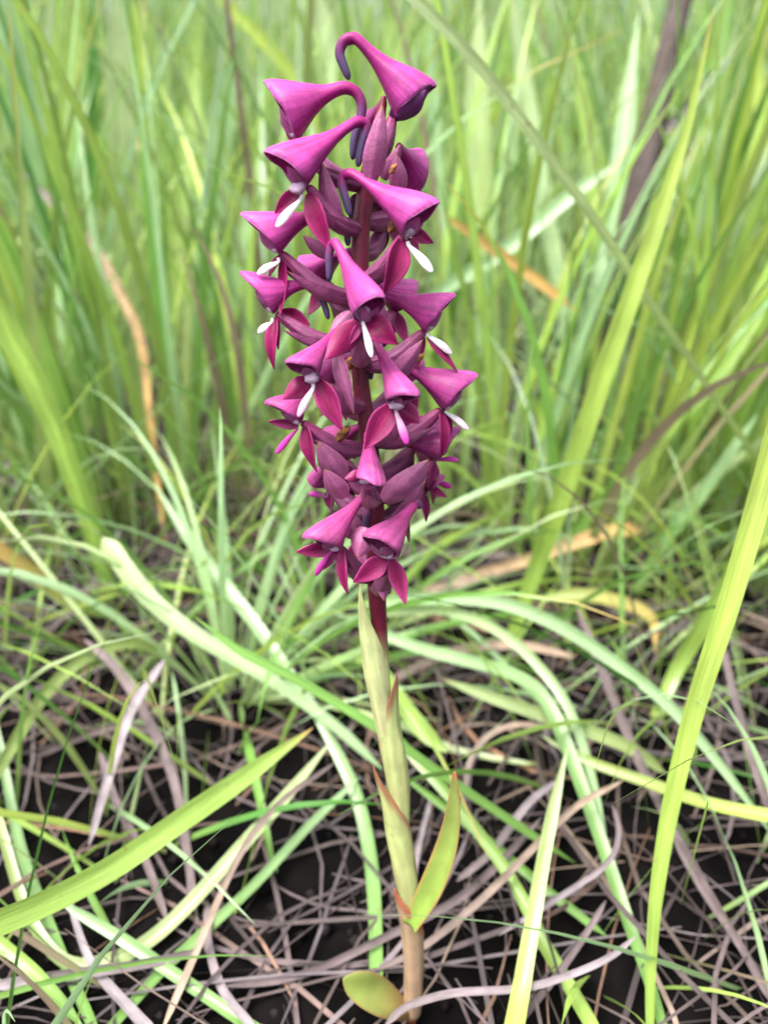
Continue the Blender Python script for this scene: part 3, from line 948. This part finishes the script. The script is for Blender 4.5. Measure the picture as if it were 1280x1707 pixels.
T([(215, 290), (222, 240), (240, 210)], [0.7, 0.7], [14, 26, 16], 'orange', 'yellow', 'small yellowed leaf tip caught in the upright grass', taper=(0.2, 0.2))
T([(672, -20), (760, 66), (830, 148), (920, 268), (1000, 378), (1060, 470), (1150, 600), (1230, 720), (1290, 800)], [0.27, 0.29, 0.34, 0.4], [21, 20, 16, 12, 9], 'pale', 'olive', 'thin greyish grass stalk slanting across from above the flower spike', name='grass_stalk', cat='grass stalk', taper=(0, 0.1), fold=0.35, rib=1.25, roll=-0.25)
T([(1232, 72), (1150, 170), (1090, 232), (1060, 275)], [0.6, 0.6], [14, 16, 14], 'grey', 'mauve', 'dead grey stalk crossing the dark woody stem', name='dry_stalk', cat='dry stalk', fold=0.6)
for pts, dep, wp, c0, c1 in [
        ([(800, -20), (796, 180), (805, 360), (812, 520), (830, 700)], [0.62, 0.7], [30, 44, 44, 30], 'pale', 'bright'),
        ([(850, -20), (868, 100), (905, 320), (945, 560), (955, 720)], [0.6, 0.66], [16, 26, 28, 20], 'pale', 'mint'),
        ([(715, 40), (722, 200), (735, 420), (750, 620)], [0.7, 0.75], [16, 22, 22, 16], 'mint', 'mint'),
        ([(1268, 60), (1245, 240), (1225, 450), (1190, 700), (1150, 860)], [0.55, 0.62], [30, 46, 48, 30], 'lime', 'bright'),
        ([(1215, -20), (1195, 150), (1172, 360), (1140, 560), (1110, 760)], [0.62, 0.68], [24, 38, 38, 24], 'bright', 'green'),
        ([(1290, 420), (1262, 600), (1225, 760), (1190, 900)], [0.42, 0.5], [40, 50, 40], 'bright', 'bright'),
        ([(195, -20), (198, 160), (206, 330), (215, 520), (235, 700)], [0.58, 0.66], [44, 54, 50, 30], 'pale', 'olive'),
        ([(128, -20), (118, 130), (104, 300), (110, 480)], [0.6, 0.66], [24, 34, 28], 'bright', 'bright'),
        ([(90, -20), (78, 90), (82, 240), (100, 420)], [0.66, 0.7], [14, 22, 18], 'pale', 'mint'),
        ([(330, 60), (316, 220), (300, 400), (290, 600)], [0.7, 0.74], [18, 30, 24], 'bright', 'olive'),
        ([(395, 40), (372, 260), (350, 470), (330, 690)], [0.72, 0.78], [18, 30, 24], 'mint', 'green'),
        ([(440, 220), (400, 420), (372, 600), (350, 780)], [0.56, 0.6], [14, 24, 20], 'mint', 'bright'),
        ([(530, -20), (545, 90), (520, 220), (470, 420)], [0.75, 0.8], [26, 40, 30], 'pale', 'mint'),
        ([(640, -20), (655, 40), (660, 160), (670, 330)], [0.75, 0.8], [20, 34, 28], 'bright', 'mint'),
        ([(950, 60), (985, 240), (1000, 430), (1010, 640)], [0.75, 0.8], [20, 30, 26], 'bright', 'bright'),
        ([(1110, 330), (1085, 520), (1050, 700), (1010, 860)], [0.5, 0.56], [16, 26, 20], 'lime', 'bright'),
        ([(1262, 690), (1180, 810), (1110, 900), (1060, 985)], [0.42, 0.45], [16, 24, 18], 'mint', 'green'),
        ([(870, 640), (905, 700), (900, 800), (880, 900)], [0.5, 0.52], [14, 24, 18], 'bright', 'lime')]:
    T(pts, dep, wp, c0, c1, 'upright green grass blade in the soft stand behind the orchid', group='upright blades behind the orchid', taper=(0.15, 0))
# dark woody stem
m = MB()
P = [at_depth(u, v, s) for u, v, s in [(1150, -60, 0.47), (1118, 70, 0.47), (1090, 200, 0.475), (1066, 320, 0.48), (1030, 450, 0.49), (1000, 560, 0.50), (978, 660, 0.51), (965, 740, 0.52)]]
P.append(Vector((P[-1].x - 0.006, P[-1].y + 0.004, 0.0)))
C = crom(P, 30)
tube(m, C, [pxm(c) * 0.5 * (44 - 6 * math.sin(i * 0.5)) * (1 if i < 29 else .9) for i, c in enumerate(C)], lambda t, th: mixc(G['brown'], G['mauve'], 0.15 + 0.3 * math.sin(8 * t + 3 * th)), 12, rib=0.08, ribn=3, twist=3)
tag(m.build('woody_stem', M_STRAW, None, 1), 'dark brown woody stem rising out of the grass', 'stem')

# ------------------------------------------------------------------ dead straws one can pick out
for pts, dep, wp, c0, c1, lab in [
    ([(148, 1412), (180, 1300), (220, 1185), (275, 1098)], [0.27, 0.32], [10, 16, 16, 12], 'grey', 'grey', 'silvery dead straw bending up out of the litter'),
    ([(140, 1065), (190, 1110), (235, 1175), (288, 1290), (310, 1400), (330, 1540)], [0.34, 0.28], [12, 17, 16, 14], 'mauve', 'mauve', 'thick purplish straw curving under the broad slanting blade'),
    ([(360, 1645), (500, 1625), (640, 1562), (760, 1500), (830, 1440), (905, 1360)], [0.245, 0.26, 0.29], [12, 14, 14, 10], 'mauve', 'mauve', 'long purplish straw passing behind the foot of the stalk'),
    ([(345, 1500), (350, 1580), (375, 1655), (430, 1720)], [0.27, 0.238], [12, 15, 14], 'mauve', 'grey', 'dead straw curling down onto the bare soil below the hooked blade'),
    ([(-20, 1645), (100, 1626), (250, 1604), (330, 1585)], [0.242, 0.25], [20, 18, 12], 'grey', 'mauve', 'pale flat straw lying level below the hooked blade'),
    ([(270, 1720), (330, 1582), (400, 1425), (470, 1335), (560, 1270)], [0.236, 0.29], [14, 12, 10, 8], 'tan', 'mauve', 'tan straw running up beside the hooked pale blade'),
    ([(640, 1712), (680, 1678), (760, 1655), (880, 1646), (1000, 1604), (1060, 1560)], [0.225, 0.235], [12, 13, 12, 10], 'mauve', 'grey', 'purplish straw looping in front of the foot of the stalk'),
    ([(620, 1620), (700, 1582), (800, 1502), (900, 1402), (965, 1340), (1040, 1300)], [0.25, 0.28], [10, 13, 12, 10], 'mauve', 'tan', 'pinkish straw slanting up from the stalk over the soil'),
    ([(960, 1010), (1000, 1110), (1040, 1210), (1090, 1320), (1160, 1450), (1270, 1640)], [0.35, 0.31, 0.245], [12, 16, 16, 14], 'mauve', 'mauve', 'long straight purplish straw sloping down through the arching blades'),
    ([(775, 1330), (782, 1275), (810, 1230), (860, 1208), (920, 1215)], [0.29, 0.31], [8, 11, 11, 8], 'mauve', 'tan', 'thin straw bowed in an arch behind the free leaf'),
    ([(1195, 1040), (1225, 1160), (1255, 1270), (1290, 1370)], [0.31, 0.28], [10, 14, 14, 12], 'mauve', 'mauve', 'purplish straw beside the glowing yellow-green blade'),
    ([(1020, 1340), (1030, 1390), (1010, 1440), (940, 1490), (830, 1560)], [0.27, 0.255], [8, 10, 10, 8], 'mauve', 'grey', 'curled thin straw with a hooked end on the soil'),
    ([(640, 1140), (700, 1110), (760, 1085), (860, 1075), (960, 1095)], [0.36, 0.37], [12, 17, 16, 12], 'mauve', 'tan', 'flat pinkish straw just behind the uppermost sheath'),
    ([(680, 990), (790, 965), (900, 925), (1000, 890)], [0.44, 0.47], [14, 18, 16, 12], 'tan', 'mauve', 'pale tan straw slanting behind the lowest flowers'),
    ([(60, 1260), (130, 1230), (210, 1210), (320, 1240)], [0.33, 0.33], [12, 14, 12], 'mauve', 'brown', 'brownish straw sunk in the litter below the olive arching blade'),
    ([(165, 1250), (190, 1330), (240, 1430), (280, 1540)], [0.31, 0.265], [12, 15, 12], 'mauve', 'mauve', 'purplish straw crossing below the silvery one'),
    ([(0, 1130), (90, 1040), (160, 960), (200, 880)], [0.38, 0.48], [14, 15, 12], 'mauve', 'grey', 'purplish straw leaning up toward the bright upright blades'),
    ([(110, 1480), (150, 1600), (215, 1680), (260, 1730)], [0.262, 0.237], [8, 16, 22], 'grey', 'grey', 'twisted whitish dead leaf lying on the soil under the hooked blade'),
    ([(930, 1300), (880, 1340), (820, 1420), (760, 1470)], [0.29, 0.28], [10, 14, 12], 'grey', 'mauve', 'rough grey straw resting on the soil beyond the free leaf'),
    ([(1120, 1390), (1170, 1480), (1230, 1570), (1290, 1680)], [0.28, 0.24], [12, 14, 12], 'mauve', 'mauve', 'purplish straw at the outer edge of the open soil'),
    ([(720, 1320), (700, 1400), (690, 1470), (705, 1520)], [0.30, 0.28], [8, 10, 8], 'grey', 'mauve', 'little grey straw behind the free leaf'),
    ([(1010, 1500), (960, 1580), (900, 1660), (850, 1720)], [0.26, 0.236], [10, 12, 12], 'mauve', 'mauve', 'purplish straw leaning beside the stout upright blade'),
]:
    T(pts, dep, wp, c0, c1, lab, name='dry_straw', cat='straw', taper=(0.08, 0.08), across=3, fold=0.4, kmax=0.975)

# ------------------------------------------------------------------ grass tufts
def tuft(x, y, nb, L, Wm, spread, lean, label, cols=None, group=None, seed=0, bendr=(0.3, 1.1), base='olive', rad=0.02):
    r = random.Random(seed)
    root = empty('grass_tuft', (x, y, 0.0))
    tag(root, label, 'grass tuft', group)
    for i in range(nb):
        m = MB()
        a = r.uniform(0, 2 * math.pi)
        q = r.random() ** 0.5 * rad
        az = a + r.uniform(-0.5, 0.5)
        ti = abs(r.gauss(0, spread)) + 0.03
        cb = grass_col(r) if not cols else scl(G[r.choice(cols)], r.uniform(0.8, 1.15))
        ca = mixc(cb, G[base], 0.7)
        tip = G['orange'] if r.random() < 0.1 else G['yellow'] if r.random() < 0.1 else None
        ln = L * r.uniform(0.6, 1.12)
        v0 = Vector((math.cos(a) * q, math.sin(a) * q, 0.0))
        dx, dy = math.cos(az) * math.sin(ti) + lean[0], math.sin(az) * math.sin(ti) + lean[1]
        grown(m, v0, math.atan2(dy, dx), min(1.3, math.hypot(dx, dy)), r.uniform(*bendr) * (0.5 + ti), ln, Wm * r.uniform(0.65, 1.2), ca, cb, n=9, across=3, tip=tip, twist=r.uniform(-0.9, 0.9), r=r)
        m.build('blade', M_GRASS, root)
    return root


def gxy(u, v):
    """ground point seen at (u, v)"""
    p = at_depth(u, v, ground_depth(v))
    return p.x, p.y


TG = 'grass tufts behind the orchid'
TL = 'upright tuft of bright green grass standing behind the orchid'
for i, (u, v, nb, L, Wm, sp, lean) in enumerate([
        (60, 930, 18, 0.34, 0.0065, 0.22, (-0.10, 0)), (190, 900, 20, 0.36, 0.0065, 0.2, (-0.12, 0)), (300, 870, 20, 0.38, 0.006, 0.2, (-0.02, 0)),
        (430, 850, 16, 0.34, 0.006, 0.25, (0.05, 0)), (500, 800, 16, 0.40, 0.0065, 0.22, (0.0, 0)), (770, 850, 14, 0.34, 0.0055, 0.22, (0.06, 0)),
        (850, 910, 18, 0.34, 0.006, 0.2, (0.08, 0)), (960, 960, 18, 0.32, 0.006, 0.25, (0.12, 0)), (1060, 900, 20, 0.40, 0.007, 0.22, (0.12, 0)),
        (1180, 930, 20, 0.38, 0.0075, 0.22, (0.16, 0)), (1270, 980, 16, 0.36, 0.008, 0.22, (0.12, 0)), (660, 800, 14, 0.4, 0.007, 0.2, (0, 0)),
        (90, 800, 16, 0.46, 0.008, 0.18, (-0.05, 0)), (1120, 800, 16, 0.48, 0.0085, 0.18, (0.08, 0))]):
    x, y = gxy(u, v)
    tuft(x, y, nb, L, Wm, sp, lean, TL, group=TG, seed=100 + i)
x, y = gxy(395, 1165)
tuft(x, y, 34, 0.19, 0.0042, 0.8, (0.32, -0.1), 'low pale mint tuft fanning out beside the stalk at litter height', cols=['mint', 'mint', 'pale', 'green'], seed=5, bendr=(0.9, 1.8), base='pale', rad=0.012)

x, y = gxy(560, 1080)
tuft(x, y, 22, 0.2, 0.004, 0.8, (0.1, -0.12), 'smaller mint tuft of thin arching blades right behind the upper sheath', cols=['mint', 'mint', 'bright', 'green'], seed=9, bendr=(0.8, 1.7), base='pale', rad=0.012)

# ------------------------------------------------------------------ masses nobody could count
def inview(x, y, mar=0.15):
    d = y - CAM.y
    return abs(x) < 0.52 * d / math.cos(PITCH) * 1.0 + mar


r = random.Random(11)
m = MB()
cnt = 0
while cnt < 9500:
    y = 0.2 + 3.6 * r.random() ** 1.3
    x = r.uniform(-2.6, 2.6)
    if not inview(x, y, 0.35): continue
    clump = mnoise.noise(Vector((x * 5, y * 5, 0.0)))
    if y < 0.44 and abs(x) < 0.13: continue
    near = smooth(0.3, 0.75, y)
    if r.random() > 0.22 + 0.78 * near + clump * 0.6: continue
    cb = grass_col(r)
    ca = mixc(cb, G['olive'] if r.random() < 0.6 else G['tan'], 0.6)
    ti = abs(r.gauss(0, 0.27)) + 0.02
    if r.random() < 0.1: ti += r.uniform(0.3, 0.7)
    L = r.uniform(0.24, 0.44) * (0.65 + 0.35 * near) * (1 + 0.75 * smooth(0.6, 1.6, y))
    grown(m, (x, y, 0), r.uniform(0, 6.28), ti, r.uniform(0.1, 1.0) * (0.4 + ti), L, r.uniform(0.0025, 0.0068) * (0.6 + 0.4 * near), ca, cb, n=6, across=3, tip=G['yellow'] if r.random() < 0.12 else None, twist=r.uniform(-1, 1), r=r)
    cnt += 1
cnt = 0
while cnt < 1800:                       # taller growth farther off
    y = r.uniform(1.3, 3.6)
    x = r.uniform(-2.6, 2.6)
    if not inview(x, y, 0.35): continue
    cb = grass_col(r)
    ti = abs(r.gauss(0, 0.2)) + 0.02
    grown(m, (x, y, 0), r.uniform(0, 6.28), ti, r.uniform(0.1, 0.8) * (0.4 + ti), r.uniform(0.6, 1.0), r.uniform(0.006, 0.011), cb, cb, n=6, across=3, twist=r.uniform(-1, 1), r=r)
    cnt += 1
tag(m.build('meadow_grass', M_GRASS), 'dense tall green meadow grass filling the background', 'grass', kind='stuff')

m = MB()
for i in range(20000):
    y = -0.12 + 1.3 * r.random() ** 1.35
    x = r.uniform(-0.9, 0.9)
    if not inview(x, y, 0.08): continue
    # heaps away from the bare soil round the stalk
    heap = smooth(0.05, 0.26, y) * 0.75 + 0.25 * smooth(0.05, 0.2, abs(x))
    if r.random() > (0.40 + 0.45 * heap) * (0.85 + 1.5 * mnoise.noise(Vector((x * 16, y * 16, 3.3)))): continue
    az = r.uniform(0, 6.28)
    L = r.uniform(0.04, 0.2)
    z0 = r.random() ** 1.4 * 0.04 * heap + 0.003
    cc = scl(mixc(G['mauve'], G[r.choice(['grey', 'tan', 'brown', 'mauve', 'rust', 'mauve'])], r.random() * 0.8), r.uniform(0.35, 1.05))
    n = 6
    p = Vector((x, y, z0))
    a = az
    cur = r.uniform(-1.6, 1.6)
    pit = r.uniform(-0.15, 0.35)
    C = [p.copy()]
    for k in range(n):
        a += cur / n
        pit -= 0.12 + r.uniform(-0.1, 0.1)
        p = p + Vector((math.cos(a) * math.cos(pit), math.sin(a) * math.cos(pit), math.sin(pit))) * (L / n)
        if p.z < 0.002: p.z = 0.002 + 0.003 * r.random()
        C.append(p.copy())
    w_ = r.uniform(0.00025, 0.0010)
    ribbon(m, C, [w_ * k_ for k_ in (0.5, 0.9, 1, 1, 0.95, 0.8, 0.3)], lambda t: cc, Vector((0.1, 0.1, 1)), 2, 0.0, r.uniform(-0.8, 0.8))
tag(m.build('dead_grass_litter', M_STRAW), 'tangled purplish brown dead grass litter on the soil', 'dead grass', kind='stuff')

# low sprouts among the litter
m = MB()
for i in range(2100):
    y = -0.1 + 0.8 * r.random() ** 1.1
    x = r.uniform(-0.45, 0.45)
    if not inview(x, y, 0.05) or (y < 0.1 and abs(x) < 0.06) or (y > 0.22 and r.random() < 0.55): continue
    cb = grass_col(r)
    grown(m, (x, y, 0), r.uniform(0, 6.28), r.uniform(0.3, 1.1), r.uniform(0.3, 1.2), r.uniform(0.06, 0.26) * (0.35 + 0.25 * smooth(0.05, 0.09, abs(x)) + 0.4 * smooth(-0.02, 0.2, y)), r.uniform(0.0011, 0.0030), mixc(cb, G['olive'], 0.5), cb, n=7, across=3, twist=r.uniform(-1, 1), r=r)
tag(m.build('sprouting_grass', M_GRASS), 'thin green grass shoots scattered through the litter', 'grass', kind='stuff')

# crumbs of burnt soil
m = MB()
for i in range(2200):
    y = -0.12 + 0.5 * r.random()
    x = r.uniform(-0.3, 0.3)
    s = r.uniform(0.0008, 0.003)
    c = Vector((x, y, s * 0.4))
    cc = scl((0.006, 0.005, 0.005), r.uniform(0.3, 3.5))
    k = [m.vert(c + Vector(d) * s * r.uniform(0.6, 1.2), cc) for d in ((1, 0, 0), (-1, 0, 0), (0, 1, 0), (0, -1, 0), (0, 0, .8), (0, 0, -.8))]
    for a_, b_, c_ in ((0, 2, 4), (2, 1, 4), (1, 3, 4), (3, 0, 4), (2, 0, 5), (1, 2, 5), (3, 1, 5), (0, 3, 5)):
        m.f.append((k[a_], k[b_], k[c_]))
tag(m.build('soil_crumbs', M_SOIL), 'black crumbs of burnt soil on the ground', 'soil', kind='stuff')
